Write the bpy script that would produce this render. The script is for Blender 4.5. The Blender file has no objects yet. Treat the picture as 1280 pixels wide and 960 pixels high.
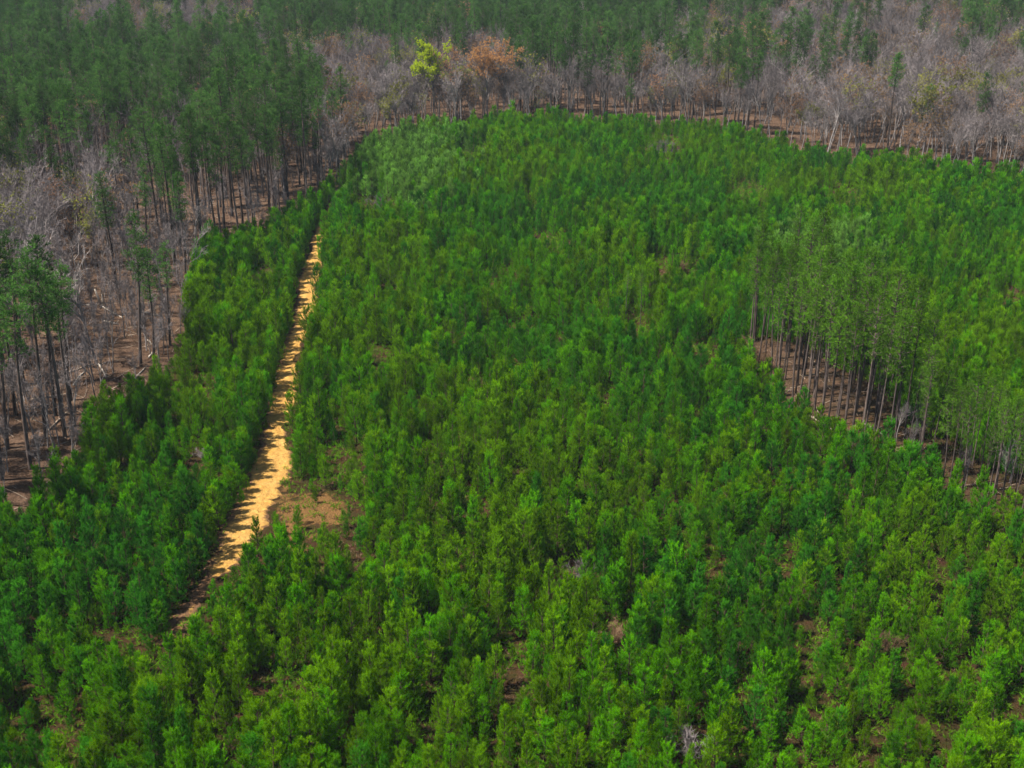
import bpy, math, random
import numpy as np
from mathutils import Vector

random.seed(7)
RNG = np.random.default_rng(7)
scene = bpy.context.scene
COL = scene.collection

# ------------------------------------------------------------------ camera
CAM_H, PITCH, F = 70.0, math.radians(23.0), 1460.0      # F in pixels of the 1280 wide photograph
cp, sp = math.cos(PITCH), math.sin(PITCH)

def ss(a, b, t):
    t = np.clip((t - a) / (b - a), 0, 1)
    return t * t * (3 - 2 * t)

def height(x, y):
    """ground height: gentle swells, a rise far behind the clearing"""
    x = np.asarray(x, float); y = np.asarray(y, float)
    z = 0.9 * np.sin(x * 0.021 + 1.3) * np.cos(y * 0.017) + 0.6 * np.sin(x * 0.043 + y * 0.031) \
        + 0.25 * np.sin(x * 0.11 - y * 0.09 + 2.0)
    z = z * ss(40, 140, y)
    z = z + 32 * ss(420, 980, y)
    z = z + 5 * ss(60, 190, x) * ss(150, 330, y)
    return z

def project(x, y, z):
    """world -> pixels of the 1280 x 960 photograph, and depth"""
    x = np.asarray(x, float); y = np.asarray(y, float); dz = np.asarray(z, float) - CAM_H
    d = y * cp - dz * sp
    v = y * sp + dz * cp
    d = np.where(d < 1, 1, d)
    return 640 + F * x / d, 480 - F * v / d, d

def ground_at(px, py):
    """the point of the ground seen at a pixel of the photograph"""
    u = (px - 640) / F; v = (480 - py) / F
    dx, dy, dz = u, cp + v * sp, -sp + v * cp
    t = np.arange(30, 1300, 0.5)
    g = CAM_H + dz * t - height(dx * t, dy * t)
    i = int(np.argmax(g < 0)) or len(t) - 1
    lo, hi = t[i - 1], t[i]
    for _ in range(12):
        m = (lo + hi) / 2
        if CAM_H + dz * m - float(height(dx * m, dy * m)) < 0: hi = m
        else: lo = m
    return dx * hi, dy * hi, float(height(dx * hi, dy * hi))

def inside(poly, x, y):
    x = np.asarray(x, float); y = np.asarray(y, float)
    r = np.zeros(x.shape, bool)
    n = len(poly)
    for i in range(n):
        x1, y1 = poly[i]; x2, y2 = poly[(i + 1) % n]
        if y1 == y2: continue
        c = ((y1 > y) != (y2 > y)) & (x < (x2 - x1) * (y - y1) / (y2 - y1) + x1)
        r ^= c
    return r

# outlines on the ground, given where the photograph shows them
PLANTATION = [(-900, 2400), (-700, 900), (-60, 740), (0, 668), (60, 622), (100, 592), (112, 535), (150, 505), (200, 480),
              (228, 452), (236, 405), (242, 350), (258, 322), (320, 296), (385, 272), (425, 238), (455, 190), (520, 172),
              (600, 164), (700, 157), (860, 165), (930, 172), (1040, 203), (1150, 218), (1290, 238), (1500, 262),
              (1900, 300), (2300, 2400)]
STRIP = [(918, 448), (985, 522), (1055, 566), (1130, 604), (1200, 642), (1290, 680), (1600, 780), (1600, 690),
         (1290, 610), (1190, 568), (1130, 535), (1108, 496), (1060, 468), (1000, 432), (945, 425)]
TRACK_PX = [(424, 238, 0.8), (412, 260, 1.2), (402, 285, 1.7), (392, 322, 2.3), (385, 360, 2.5), (378, 400, 2.5),
            (367, 450, 2.4), (358, 490, 2.4), (347, 540, 2.5), (337, 585, 2.7), (325, 625, 2.9), (306, 668, 2.9),
            (284, 704, 2.3), (255, 740, 1.6), (228, 775, 1.2), (208, 808, 0.8)]
CLEARING = [(60, 340), (230, 330), (240, 450), (110, 520), (90, 600), (0, 660), (-60, 640), (-60, 480), (60, 440)]
GAPS = [(552, 572, 34, 14), (652, 606, 18, 12), (705, 730, 34, 24), (772, 800, 20, 24), (1002, 845, 18, 34),
        (1032, 890, 14, 26), (1215, 815, 20, 40), (845, 338, 34, 16), (882, 455, 16, 14), (516, 516, 20, 9),
        (826, 192, 26, 20), (100, 935, 26, 28), (366, 752, 12, 18), (866, 950, 30, 22), (930, 865, 14, 32),
        (620, 352, 26, 16), (800, 408, 16, 20), (1258, 900, 20, 22), (1110, 812, 24, 16), (575, 700, 16, 16),
        (412, 640, 44, 24), (366, 650, 24, 44), (1090, 940, 22, 20), (640, 860, 16, 18), (330, 350, 22, 10),
        (1170, 735, 16, 14), (470, 262, 34, 12), (600, 480, 14, 8), (250, 580, 12, 8), (90, 690, 26, 14),
        (975, 690, 20, 14), (1140, 880, 18, 20), (600, 645, 22, 14), (1180, 930, 20, 16), (480, 452, 22, 14), (428, 572, 28, 14), (540, 648, 20, 16),
        (932, 246, 24, 14), (690, 304, 26, 10), (592, 196, 20, 12), (240, 484, 28, 14), (1256, 378, 18, 16), (1050, 250, 26, 12), (760, 500, 18, 10),
        (730, 620, 18, 12), (880, 720, 18, 16), (470, 800, 20, 18), (330, 860, 20, 20), (160, 800, 18, 16), (560, 420, 22, 8), (700, 430, 16, 8)]

# ------------------------------------------------------------------ materials
def new_mat(name):
    m = bpy.data.materials.new(name); m.use_nodes = True
    nt = m.node_tree; nt.nodes.clear()
    out = nt.nodes.new('ShaderNodeOutputMaterial')
    return m, nt, out

def mixrgb(nt, fac, a, b, mode='MIX'):
    n = nt.nodes.new('ShaderNodeMix'); n.data_type = 'RGBA'; n.blend_type = mode
    for sock, val in ((n.inputs[0], fac), (n.inputs[6], a), (n.inputs[7], b)):
        if hasattr(val, 'is_linked'): nt.links.new(val, sock)
        elif isinstance(val, (int, float)): sock.default_value = val
        else: sock.default_value = (*val, 1)
    return n.outputs[2]

def noise(nt, vec, scale, detail=3, rough=0.55):
    n = nt.nodes.new('ShaderNodeTexNoise'); n.inputs['Scale'].default_value = scale
    n.inputs['Detail'].default_value = detail; n.inputs['Roughness'].default_value = rough
    nt.links.new(vec, n.inputs['Vector'])
    return n.outputs['Fac']

def ramp(nt, fac, lo, hi):
    n = nt.nodes.new('ShaderNodeMapRange'); n.inputs['From Min'].default_value = lo; n.inputs['From Max'].default_value = hi
    nt.links.new(fac, n.inputs['Value'])
    return n.outputs['Result']

def world_pos(nt):
    return nt.nodes.new('ShaderNodeNewGeometry').outputs['Position']

def leaf_mat(name, dark, light, alt, trans=0.42, alt_amt=0.6, rng=0.36):
    """needles and leaves: tone per tuft, hue per tree and by patches of ground"""
    m, nt, out = new_mat(name)
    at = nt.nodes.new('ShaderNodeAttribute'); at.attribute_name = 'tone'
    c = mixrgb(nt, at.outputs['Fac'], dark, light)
    oi = nt.nodes.new('ShaderNodeObjectInfo')
    patch = ramp(nt, noise(nt, world_pos(nt), 0.045, 3), 0.42, 0.62)
    mul = nt.nodes.new('ShaderNodeMath'); mul.operation = 'MULTIPLY'; mul.inputs[1].default_value = alt_amt
    nt.links.new(patch, mul.inputs[0])
    c = mixrgb(nt, mul.outputs[0], c, alt)
    br = nt.nodes.new('ShaderNodeMapRange'); br.inputs['To Min'].default_value = 1 - rng; br.inputs['To Max'].default_value = 1 + rng
    nt.links.new(oi.outputs['Random'], br.inputs['Value'])
    hsv = nt.nodes.new('ShaderNodeHueSaturation'); nt.links.new(br.outputs['Result'], hsv.inputs['Value'])
    nt.links.new(c, hsv.inputs['Color'])
    d = nt.nodes.new('ShaderNodeBsdfDiffuse'); t = nt.nodes.new('ShaderNodeBsdfTranslucent')
    nt.links.new(hsv.outputs[0], d.inputs['Color']); nt.links.new(hsv.outputs[0], t.inputs['Color'])
    mx = nt.nodes.new('ShaderNodeMixShader'); mx.inputs[0].default_value = trans
    nt.links.new(d.outputs[0], mx.inputs[1]); nt.links.new(t.outputs[0], mx.inputs[2])
    nt.links.new(mx.outputs[0], out.inputs['Surface'])
    return m

def bark_mat(name, a, b, scale=6.0, rnd=0.35):
    m, nt, out = new_mat(name)
    tc = nt.nodes.new('ShaderNodeTexCoord')
    mp = nt.nodes.new('ShaderNodeMapping'); mp.inputs['Scale'].default_value = (1, 1, 0.25)
    nt.links.new(tc.outputs['Object'], mp.inputs['Vector'])
    c = mixrgb(nt, ramp(nt, noise(nt, mp.outputs[0], scale, 4), 0.35, 0.65), a, b)
    oi = nt.nodes.new('ShaderNodeObjectInfo')
    br = nt.nodes.new('ShaderNodeMapRange'); br.inputs['To Min'].default_value = 1 - rnd; br.inputs['To Max'].default_value = 1 + rnd
    nt.links.new(oi.outputs['Random'], br.inputs['Value'])
    hsv = nt.nodes.new('ShaderNodeHueSaturation'); nt.links.new(br.outputs['Result'], hsv.inputs['Value'])
    nt.links.new(c, hsv.inputs['Color'])
    d = nt.nodes.new('ShaderNodeBsdfDiffuse'); nt.links.new(hsv.outputs[0], d.inputs['Color'])
    nt.links.new(d.outputs[0], out.inputs['Surface'])
    return m

M = {}
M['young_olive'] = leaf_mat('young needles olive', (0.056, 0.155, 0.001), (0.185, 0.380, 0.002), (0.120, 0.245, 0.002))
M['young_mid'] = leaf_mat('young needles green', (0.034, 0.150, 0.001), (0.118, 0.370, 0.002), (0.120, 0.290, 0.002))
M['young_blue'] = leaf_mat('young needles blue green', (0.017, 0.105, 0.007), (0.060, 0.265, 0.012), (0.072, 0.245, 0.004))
M['young_haze_pale'] = leaf_mat('young needles pale', (0.075, 0.195, 0.022), (0.22, 0.43, 0.065), (0.17, 0.35, 0.036))  # paled needle colour that carries the haze over parts of the clearing
M['pine_leaf'] = leaf_mat('mature pine needles', (0.026, 0.085, 0.014), (0.080, 0.175, 0.030), (0.072, 0.140, 0.036), 0.38, rng=0.45)
M['slender_leaf'] = leaf_mat('slender pine needles', (0.042, 0.130, 0.006), (0.110, 0.240, 0.016), (0.085, 0.180, 0.012), 0.42)
M['lime_leaf'] = leaf_mat('fresh spring leaves', (0.36, 0.46, 0.010), (0.52, 0.62, 0.016), (0.44, 0.52, 0.02), 0.45, 0.3, rng=0.1)
M['orange_leaf'] = leaf_mat('orange spring leaves', (0.38, 0.19, 0.07), (0.52, 0.28, 0.10), (0.46, 0.24, 0.10), 0.4, 0.3, rng=0.1)
M['russet_bud'] = leaf_mat('russet buds', (0.20, 0.11, 0.06), (0.30, 0.16, 0.09), (0.24, 0.17, 0.06), 0.3, 0.5)
M['olive_bud'] = leaf_mat('olive buds', (0.15, 0.17, 0.03), (0.25, 0.25, 0.045), (0.22, 0.19, 0.05), 0.3, 0.5)
M['weed'] = leaf_mat('weeds', (0.035, 0.130, 0.002), (0.125, 0.290, 0.006), (0.11, 0.19, 0.008), 0.4)
M['straw'] = leaf_mat('dead brush', (0.13, 0.075, 0.045), (0.25, 0.16, 0.095), (0.17, 0.10, 0.07), 0.15)
M['bark_pine'] = bark_mat('pine bark', (0.042, 0.032, 0.030), (0.115, 0.085, 0.070), 4.0, 0.45)
M['bark_young'] = bark_mat('young pine bark', (0.05, 0.034, 0.024), (0.09, 0.062, 0.044))
M['bark_grey'] = bark_mat('grey bark', (0.12, 0.105, 0.10), (0.23, 0.20, 0.185))
M['twig'] = bark_mat('bare twigs', (0.112, 0.095, 0.092), (0.195, 0.165, 0.160), 0.7, 0.42)
M['twig_pale'] = bark_mat('pale bare twigs', (0.26, 0.225, 0.21), (0.36, 0.31, 0.285), 0.7, 0.15)
M['log'] = bark_mat('weathered log', (0.22, 0.18, 0.145), (0.46, 0.40, 0.33), 3.0, 0.2)
M['log_brown'] = bark_mat('brown log', (0.20, 0.15, 0.11), (0.36, 0.28, 0.21), 3.0, 0.2)

def ground_mat():
    m, nt, out = new_mat('forest ground')
    p = world_pos(nt)
    n1 = ramp(nt, noise(nt, p, 0.10, 5, 0.62), 0.38, 0.62)
    n2 = ramp(nt, noise(nt, p, 0.75, 4, 0.65), 0.35, 0.68)
    n3 = ramp(nt, noise(nt, p, 5.0, 4, 0.7), 0.30, 0.72)
    open_c = mixrgb(nt, n1, (0.085, 0.036, 0.022), (0.155, 0.072, 0.040))
    open_c = mixrgb(nt, n2, open_c, (0.050, 0.070, 0.010))
    wood_c = mixrgb(nt, n1, (0.20, 0.115, 0.076), (0.33, 0.205, 0.138))
    wood_c = mixrgb(nt, n2, wood_c, (0.140, 0.085, 0.058))
    at = nt.nodes.new('ShaderNodeAttribute'); at.attribute_name = 'wood'
    c = mixrgb(nt, at.outputs['Fac'], open_c, wood_c)
    at2 = nt.nodes.new('ShaderNodeAttribute'); at2.attribute_name = 'sand'
    sn = nt.nodes.new('ShaderNodeMath'); sn.operation = 'ADD'; nt.links.new(at2.outputs['Fac'], sn.inputs[0])
    n4 = noise(nt, p, 0.55, 5, 0.7)
    nt.links.new(n4, sn.inputs[1])
    c = mixrgb(nt, ramp(nt, sn.outputs[0], 0.90, 1.05), c, (0.38, 0.20, 0.07))
    c = mixrgb(nt, n3, c, mixrgb(nt, 0.8, c, (0.045, 0.030, 0.018)))
    b = nt.nodes.new('ShaderNodeBsdfDiffuse'); nt.links.new(c, b.inputs['Color'])
    bp = nt.nodes.new('ShaderNodeBump'); bp.inputs['Strength'].default_value = 1.0; bp.inputs['Distance'].default_value = 0.45
    nt.links.new(n3, bp.inputs['Height']); nt.links.new(bp.outputs[0], b.inputs['Normal'])
    nt.links.new(b.outputs[0], out.inputs['Surface'])
    return m

def track_mat():
    m, nt, out = new_mat('sandy track')
    p = world_pos(nt)
    n1 = ramp(nt, noise(nt, p, 0.5, 5, 0.65), 0.36, 0.64)
    n2 = ramp(nt, noise(nt, p, 1.5, 6, 0.72), 0.34, 0.60)
    c = mixrgb(nt, n1, (0.43, 0.235, 0.055), (0.50, 0.295, 0.085))
    c = mixrgb(nt, n2, mixrgb(nt, 0.45, c, (0.24, 0.11, 0.04)), c)
    at = nt.nodes.new('ShaderNodeAttribute'); at.attribute_name = 'edge'
    a = nt.nodes.new('ShaderNodeMath'); a.operation = 'ADD'
    nt.links.new(at.outputs['Fac'], a.inputs[0]); nt.links.new(noise(nt, p, 1.3, 5, 0.7), a.inputs[1])
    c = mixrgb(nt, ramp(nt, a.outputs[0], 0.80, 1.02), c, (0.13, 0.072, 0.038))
    b = nt.nodes.new('ShaderNodeBsdfDiffuse'); nt.links.new(c, b.inputs['Color'])
    bp = nt.nodes.new('ShaderNodeBump'); bp.inputs['Strength'].default_value = 0.9; bp.inputs['Distance'].default_value = 0.18
    nt.links.new(n2, bp.inputs['Height']); nt.links.new(bp.outputs[0], b.inputs['Normal'])
    nt.links.new(b.outputs[0], out.inputs['Surface'])
    return m
M['ground'] = ground_mat(); M['track'] = track_mat()

# ------------------------------------------------------------------ mesh helpers
class MB:
    """collects triangles / quads with one tone per face"""
    def __init__(self): self.v = []; self.f = []; self.t = []; self.n = 0
    def add(self, verts, faces, tone=None):
        verts = np.asarray(verts, float); faces = np.asarray(faces, int)
        self.v.append(verts); self.f.append(faces + self.n); self.n += len(verts)
        self.t.append(np.full(len(faces), 0.5) if tone is None else np.asarray(tone, float))
    def tube(self, pts, radii, sides=6, cap=True):
        pts = np.asarray(pts, float); n = len(pts)
        d = np.gradient(pts, axis=0); d /= np.linalg.norm(d, axis=1)[:, None] + 1e-9
        ref = np.where(np.abs(d[:, 2:3]) > 0.9, [[1.0, 0, 0]], [[0, 0, 1.0]])
        u = np.cross(d, ref); u /= np.linalg.norm(u, axis=1)[:, None] + 1e-9
        w = np.cross(d, u)
        a = np.arange(sides) * 2 * math.pi / sides
        ring = pts[:, None] + np.asarray(radii)[:, None, None] * (np.cos(a)[None, :, None] * u[:, None] + np.sin(a)[None, :, None] * w[:, None])
        i, k = np.meshgrid(np.arange(n - 1), np.arange(sides), indexing='ij')
        k2 = (k + 1) % sides
        q = np.stack([i * sides + k, i * sides + k2, (i + 1) * sides + k2, (i + 1) * sides + k], -1).reshape(-1, 4)
        self.add(ring.reshape(-1, 3), q)
        if cap and sides == 6:
            for b, fl in ((0, 1), ((n - 1) * sides, 0)):
                c = [b, b + 1, b + 2, b + 3], [b, b + 3, b + 4, b + 5]
                c = [list(reversed(x)) if fl else x for x in c]
                self.f.append(np.asarray(c) + self.n - n * sides); self.t.append(np.full(2, 0.5))
    def blades(self, P, D, k, length, width, spread, rng, tone=None):
        """k thin pointed leaves around each direction D at each point P"""
        P = np.repeat(np.asarray(P, float), k, 0); D = np.repeat(np.asarray(D, float), k, 0); n = len(P)
        D = D / (np.linalg.norm(D, axis=1)[:, None] + 1e-9) + spread * rng.normal(size=(n, 3)) * 0.6
        D /= np.linalg.norm(D, axis=1)[:, None] + 1e-9
        S = np.cross(D, rng.normal(size=(n, 3))); S /= np.linalg.norm(S, axis=1)[:, None] + 1e-9
        L = length * rng.uniform(0.65, 1.25, (n, 1)); W = width * rng.uniform(0.7, 1.3, (n, 1))
        V = np.stack([P - S * W / 2, P + S * W / 2, P + D * L], 1).reshape(-1, 3)
        T = np.repeat(rng.uniform(0, 1, n // k) if tone is None else tone, k)
        self.add(V, np.arange(3 * n).reshape(-1, 3), T)
    def mesh(self, name, mat):
        V = np.concatenate(self.v); me = bpy.data.meshes.new(name)
        me.vertices.add(len(V)); me.vertices.foreach_set('co', V.ravel())
        li = np.concatenate([f.ravel() for f in self.f]); lt = np.concatenate([np.full(len(f), f.shape[1]) for f in self.f])
        me.loops.add(len(li)); me.loops.foreach_set('vertex_index', li.astype(np.int32))
        me.polygons.add(len(lt)); st = np.concatenate([[0], np.cumsum(lt)[:-1]])
        me.polygons.foreach_set('loop_start', st.astype(np.int32))
        a = me.attributes.new('tone', 'FLOAT', 'FACE'); a.data.foreach_set('value', np.concatenate(self.t).astype(np.float32))
        me.update(calc_edges=True); me.validate()
        me.materials.append(mat)
        return me

def unit(v): return v / (np.linalg.norm(v) + 1e-9)

# ------------------------------------------------------------------ tree kinds: (trunk builder, crown builder)
def young_pine(seed, H, R):
    """whorls of limbs, each ending in upswept sprays of needles (the candles of a young pine)"""
    rng = np.random.default_rng(seed)
    tr, cr = MB(), MB()
    bend = rng.normal(0, 0.15, 2)
    axis = lambda z: np.array([bend[0] * (z / H) ** 2, bend[1] * (z / H) ** 2, z])
    zs = np.linspace(0, H * 0.97, 7)
    tr.tube([axis(z) for z in zs], 0.075 * (1 - zs / H) + 0.012, 6)
    P, D, T = [], [], []
    def spray(p, d, L, tone, rad=1.0):
        n = max(3, int(L / 0.085))
        for i in range(n):
            d = unit(d + np.array([0, 0, 0.10])); p = p + d * L / n
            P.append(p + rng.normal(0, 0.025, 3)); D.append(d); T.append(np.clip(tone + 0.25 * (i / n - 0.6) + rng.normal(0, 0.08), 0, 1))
        return p
    z = 0.30
    while z < H - 0.45:
        f = z / H
        prof = (min(1, 0.74 + f * 1.3) * (1 - f) ** 0.62 + 0.04) * 1.15
        nb = rng.integers(4, 7)
        a0 = rng.uniform(0, 6.28)
        for b in range(nb):
            if rng.random() < 0.08: continue
            a = a0 + b * 6.283 / nb + rng.normal(0, 0.28)
            L = R * prof * rng.uniform(0.62, 1.22)
            d = unit(np.array([math.cos(a), math.sin(a), 0.35 + 0.9 * f + rng.normal(0, 0.12)])); p0 = axis(z + rng.normal(0, 0.1))
            tip = p0 + d * L + np.array([0, 0, 0.10 * L])
            tr.tube([p0, p0 + d * L * 0.6, tip], [0.022, 0.015, 0.006], 3)
            tone = np.clip(rng.beta(1.3, 1.3), 0, 1)
            spray(p0 + (tip - p0) * 0.45, unit(d + np.array([0, 0, 0.25])), L * 0.55 + 0.25, tone)
            for q in range(rng.integers(3, 7)):
                g = rng.uniform(0.25, 0.95); sv = np.cross(d, [0, 0, 1.0]) * rng.choice([-1, 1])
                sd = unit(d * 0.7 + sv * rng.uniform(0.4, 1.0) + np.array([0, 0, rng.uniform(0.2, 0.7)]))
                spray(p0 + (tip - p0) * g, sd, rng.uniform(0.40, 0.85) * (0.6 + 0.4 * prof), np.clip(tone + rng.normal(0, 0.22), 0, 1))
        z += rng.uniform(0.40, 0.58)
    spray(axis(H - 0.9), np.array([0, 0, 1.0]), 1.15, 0.95)
    for q in range(4):
        a = rng.uniform(0, 6.28); spray(axis(H - 0.75), unit(np.array([math.cos(a), math.sin(a), 1.5])), 0.55, 0.9)
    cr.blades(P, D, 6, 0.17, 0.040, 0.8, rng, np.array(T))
    return tr, cr

def tall_pine(seed, H, R, clear=0.58, wisp=1.0, rad=0.25, tufts=(4, 8)):
    rng = np.random.default_rng(seed)
    tr, cr = MB(), MB()
    lean = rng.normal(0, 0.28, 2); wob = rng.normal(0, 0.12, 4)
    def axis(z):
        f = z / H
        return np.array([lean[0] * f * f + wob[0] * math.sin(f * 5 + wob[2] * 9), lean[1] * f * f + wob[1] * math.sin(f * 4 + wob[3] * 9), z])
    zs = np.linspace(-0.3, H * 0.98, 12)
    tr.tube([axis(z) for z in zs], rad * (1 - np.clip(zs / H, 0, 1)) ** 0.8 + 0.02, 8, cap=False)
    for s in range(rng.integers(4, 9)):                      # dead stubs under the crown
        z = rng.uniform(clear - 0.25, clear) * H; a = rng.uniform(0, 6.28); L = rng.uniform(0.4, 1.3)
        p = axis(z); tr.tube([p, p + np.array([math.cos(a), math.sin(a), -0.1]) * L], [0.03, 0.01], 3)
    P, D, T = [], [], []
    z = clear * H
    while z < H - 0.3:
        f = (z - clear * H) / (H - clear * H)
        prof = (0.55 + 1.1 * f) if f < 0.4 else (1 - (f - 0.4) / 0.6) ** 0.65 * 0.99 + 0.1
        for b in range(rng.integers(2, 4)):
            a = rng.uniform(0, 6.28); L = R * prof * rng.uniform(0.45, 1.25)
            d = unit(np.array([math.cos(a), math.sin(a), rng.uniform(-0.05, 0.45) + 0.5 * f])); p0 = axis(z)
            p1 = p0 + d * L * 0.5; p2 = p0 + d * L + np.array([0, 0, 0.16 * L])
            tr.tube([p0, p1, p2], [0.06 * (1 - f) + 0.025, 0.035, 0.012], 3)
            for c in range(max(2, int(L * 2.6 * wisp))):
                g = rng.uniform(0.3, 1.0)
                base = p0 + (p2 - p0) * g + rng.normal(0, 0.22, 3)
                m = rng.integers(*tufts); tone = rng.uniform(0, 1)
                for q in range(m):
                    off = rng.normal(0, 0.30, 3) * np.array([1, 1, 0.6])
                    P.append(base + off); D.append(unit(d * 0.6 + off * 1.4 + np.array([0, 0, 0.45])))
                    T.append(np.clip(tone + rng.normal(0, 0.15), 0, 1))
        z += rng.uniform(0.30, 0.55) * (H / 24)
    for z in np.linspace(H - 0.9, H + 0.1, 10):
        P.append(axis(min(z, H)) + rng.normal(0, 0.12, 3)); D.append(np.array([0, 0, 1.0])); T.append(0.8)
    cr.blades(P, D, 7, 0.40, 0.075, 1.0, rng, np.array(T))
    return tr, cr

def hardwood(seed, H, spread=0.8, leaves=None, dens=0.7, forks=7, twigw=0.05, lsize=(5, 0.36, 0.20)):
    """bare broadleaf: trunk and main limbs / branches and twigs / leaves or buds at the twig ends"""
    rng = np.random.default_rng(seed)
    tr, cr, lf = MB(), MB(), MB()
    ends_p, ends_d = [], []
    TP, TD = [], []
    def grow(p, d, L, r, lev):
        n = 4 if lev < 2 else 3
        pts = [p]; q = p; dd = d
        for i in range(n):
            dd = unit(dd + rng.normal(0, 0.10 + 0.05 * lev, 3) + np.array([0, 0, 0.10])); q = q + dd * L / n; pts.append(q)
        tgt = tr if lev <= 1 else cr
        tgt.tube(pts, np.linspace(r, r * (0.55 if lev == 0 else 0.3), n + 1), (7, 5, 3, 3)[min(lev, 3)], cap=False)
        pts = np.array(pts)
        if lev >= 3:
            for s in range(int(6 * dens) + 1):
                g = rng.uniform(0.15, 1.0) * n; i = min(int(g), n - 1); b = pts[i] + (pts[i + 1] - pts[i]) * (g - i)
                sd = unit(dd + rng.normal(0, 0.65, 3) + np.array([0, 0, 0.2]))
                TP.append(b); TD.append(sd)
                e = b + sd * rng.uniform(0.3, 0.75); ends_p.append(e); ends_d.append(sd)
            ends_p.append(pts[-1]); ends_d.append(dd)
            return
        nc = (forks, 5, 5)[lev]
        for c in range(nc):
            g = (rng.uniform(0.62, 1.0) if lev == 0 else rng.uniform(0.3, 1.0)) * n
            if c == 0: g = n - 0.01
            i = min(int(g), n - 1); b = pts[i] + (pts[i + 1] - pts[i]) * (g - i)
            a = rng.uniform(0, 6.28); sv = np.array([math.cos(a), math.sin(a), 0])
            cd = unit(dd * (0.9 if lev else 0.75) + sv * spread * rng.uniform(0.45, 1.0) + np.array([0, 0, 0.12]))
            if c == 0: cd = unit(dd + rng.normal(0, 0.15, 3))
            grow(b, cd, L * rng.uniform(0.42, 0.66) if lev else (H - L) * rng.uniform(0.4, 0.7), r * (0.55 if lev == 0 else 0.5), lev + 1)
    tl = H * rng.uniform(0.5, 0.6)
    grow(np.array([0, 0, -0.2]), unit(np.array([*rng.normal(0, 0.05, 2), 1.0])), tl, H * 0.010, 0)
    cr.blades(TP, TD, 1, 0.85, twigw, 0.1, rng)
    if leaves:
        m = rng.random(len(ends_p)) < leaves
        cr2 = np.array(ends_p)[m]; cd2 = np.array(ends_d)[m]
        lf.blades(cr2, cd2, lsize[0], lsize[1], lsize[2], 1.3, rng)
    return tr, cr, lf

# ------------------------------------------------------------------ tags and copies
def tag(o, label=None, cat=None, group=None, kind=None):
    if label: o['label'] = label
    if cat: o['category'] = cat
    if group: o['group'] = group
    if kind: o['kind'] = kind
    return o

def link(name, data, parent=None):
    o = bpy.data.objects.new(name, data); COL.objects.link(o)
    if parent: o.parent = parent
    return o

class Kind:
    """one kind of tree: the first tree placed is the original, later ones are copies of it and of its parts"""
    def __init__(self, name, parts, desc):
        self.name, self.parts, self.desc, self.proto = name, parts, desc, None
    def place(self, x, y, z, rz, s, sz=None):
        if self.proto is None:
            r = link(self.name, None)
            r.empty_display_size = 0.5
            self.kids = [link(pn, me, r) for pn, me in self.parts]
            self.proto = r
        else:
            r = self.proto.copy(); COL.objects.link(r)
            for ch in self.kids:
                c = ch.copy(); COL.objects.link(c); c.parent = r
        r.location = (x, y, z); r.rotation_euler = (0, 0, rz); r.scale = (s, s, sz or s)
        return r

def recolour(me, mat):
    m2 = me.copy(); m2.materials[0] = mat; return m2

YOUNG = []      # shape x hue
for i, (H, R) in enumerate(((6.0, 1.45), (5.6, 1.65), (6.5, 1.35), (5.2, 1.5), (5.9, 1.7), (6.3, 1.25))):
    tr, cr = young_pine(100 + i, H, R)
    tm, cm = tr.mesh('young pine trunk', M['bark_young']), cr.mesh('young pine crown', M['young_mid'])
    for hue, mk in (('mid-green', 'young_mid'), ('yellow-green', 'young_olive'), ('blue-green', 'young_blue'), ('pale-green', 'young_haze_pale')):
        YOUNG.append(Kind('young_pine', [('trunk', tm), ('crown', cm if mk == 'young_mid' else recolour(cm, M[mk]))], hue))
TALL = []
for i, (H, R, c) in enumerate(((24, 2.4, 0.62), (25, 2.1, 0.58), (23, 2.6, 0.64), (26, 2.2, 0.66), (22, 2.3, 0.54))):
    tr, cr = tall_pine(200 + i, H, R, c, 0.72, 0.26, (3, 7))
    TALL.append(Kind('tall_pine', [('trunk', tr.mesh('tall pine trunk', M['bark_pine'])), ('crown', cr.mesh('tall pine crown', M['pine_leaf']))], ''))
SLIM = []
for i, (H, R, c) in enumerate(((22, 1.9, 0.60), (23, 1.8, 0.57), (21, 2.0, 0.60), (24, 1.8, 0.62))):
    tr, cr = tall_pine(300 + i, H, R, c, 0.30, 0.155, (2, 5))
    SLIM.append(Kind('slender_pine', [('trunk', tr.mesh('slender pine trunk', M['bark_pine'])), ('crown', cr.mesh('slender pine crown', M['slender_leaf']))], ''))

def hard_kind(name, seed, H, spread, leaves, leafmat, desc, twig='twig', bark='bark_grey', **k):
    tr, cr, lf = hardwood(seed, H, spread, leaves, **k)
    parts = [('trunk', tr.mesh(name + ' trunk', M[bark])), ('branches', cr.mesh(name + ' branches', M[twig]))]
    if leaves: parts.append(('leaves', lf.mesh(name + ' leaves', M[leafmat])))
    return Kind(name, parts, desc)
BARE = [hard_kind('bare_hardwood', 400, 18, 0.85, None, None, 'leafless'),
        hard_kind('bare_hardwood', 401, 16, 1.00, None, None, 'leafless'),
        hard_kind('bare_hardwood', 402, 19, 0.70, None, None, 'leafless'),
        hard_kind('bare_hardwood', 403, 17, 0.95, 0.30, 'russet_bud', 'russet-budding'),
        hard_kind('bare_hardwood', 404, 17, 0.90, 0.22, 'olive_bud', 'olive-budding'),
        hard_kind('bare_hardwood', 405, 17, 0.80, None, None, 'leafless'),
        hard_kind('bare_hardwood', 406, 18, 0.80, 0.5, 'olive_bud', 'yellow-green budding'),
        hard_kind('bare_hardwood', 407, 17, 0.90, 0.4, 'russet_bud', 'reddish-budding', lsize=(5, 0.3, 0.15))]
PALE = hard_kind('bare_hardwood', 410, 21, 0.6, None, None, 'pale leafless', 'twig_pale', 'bark_grey')
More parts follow.
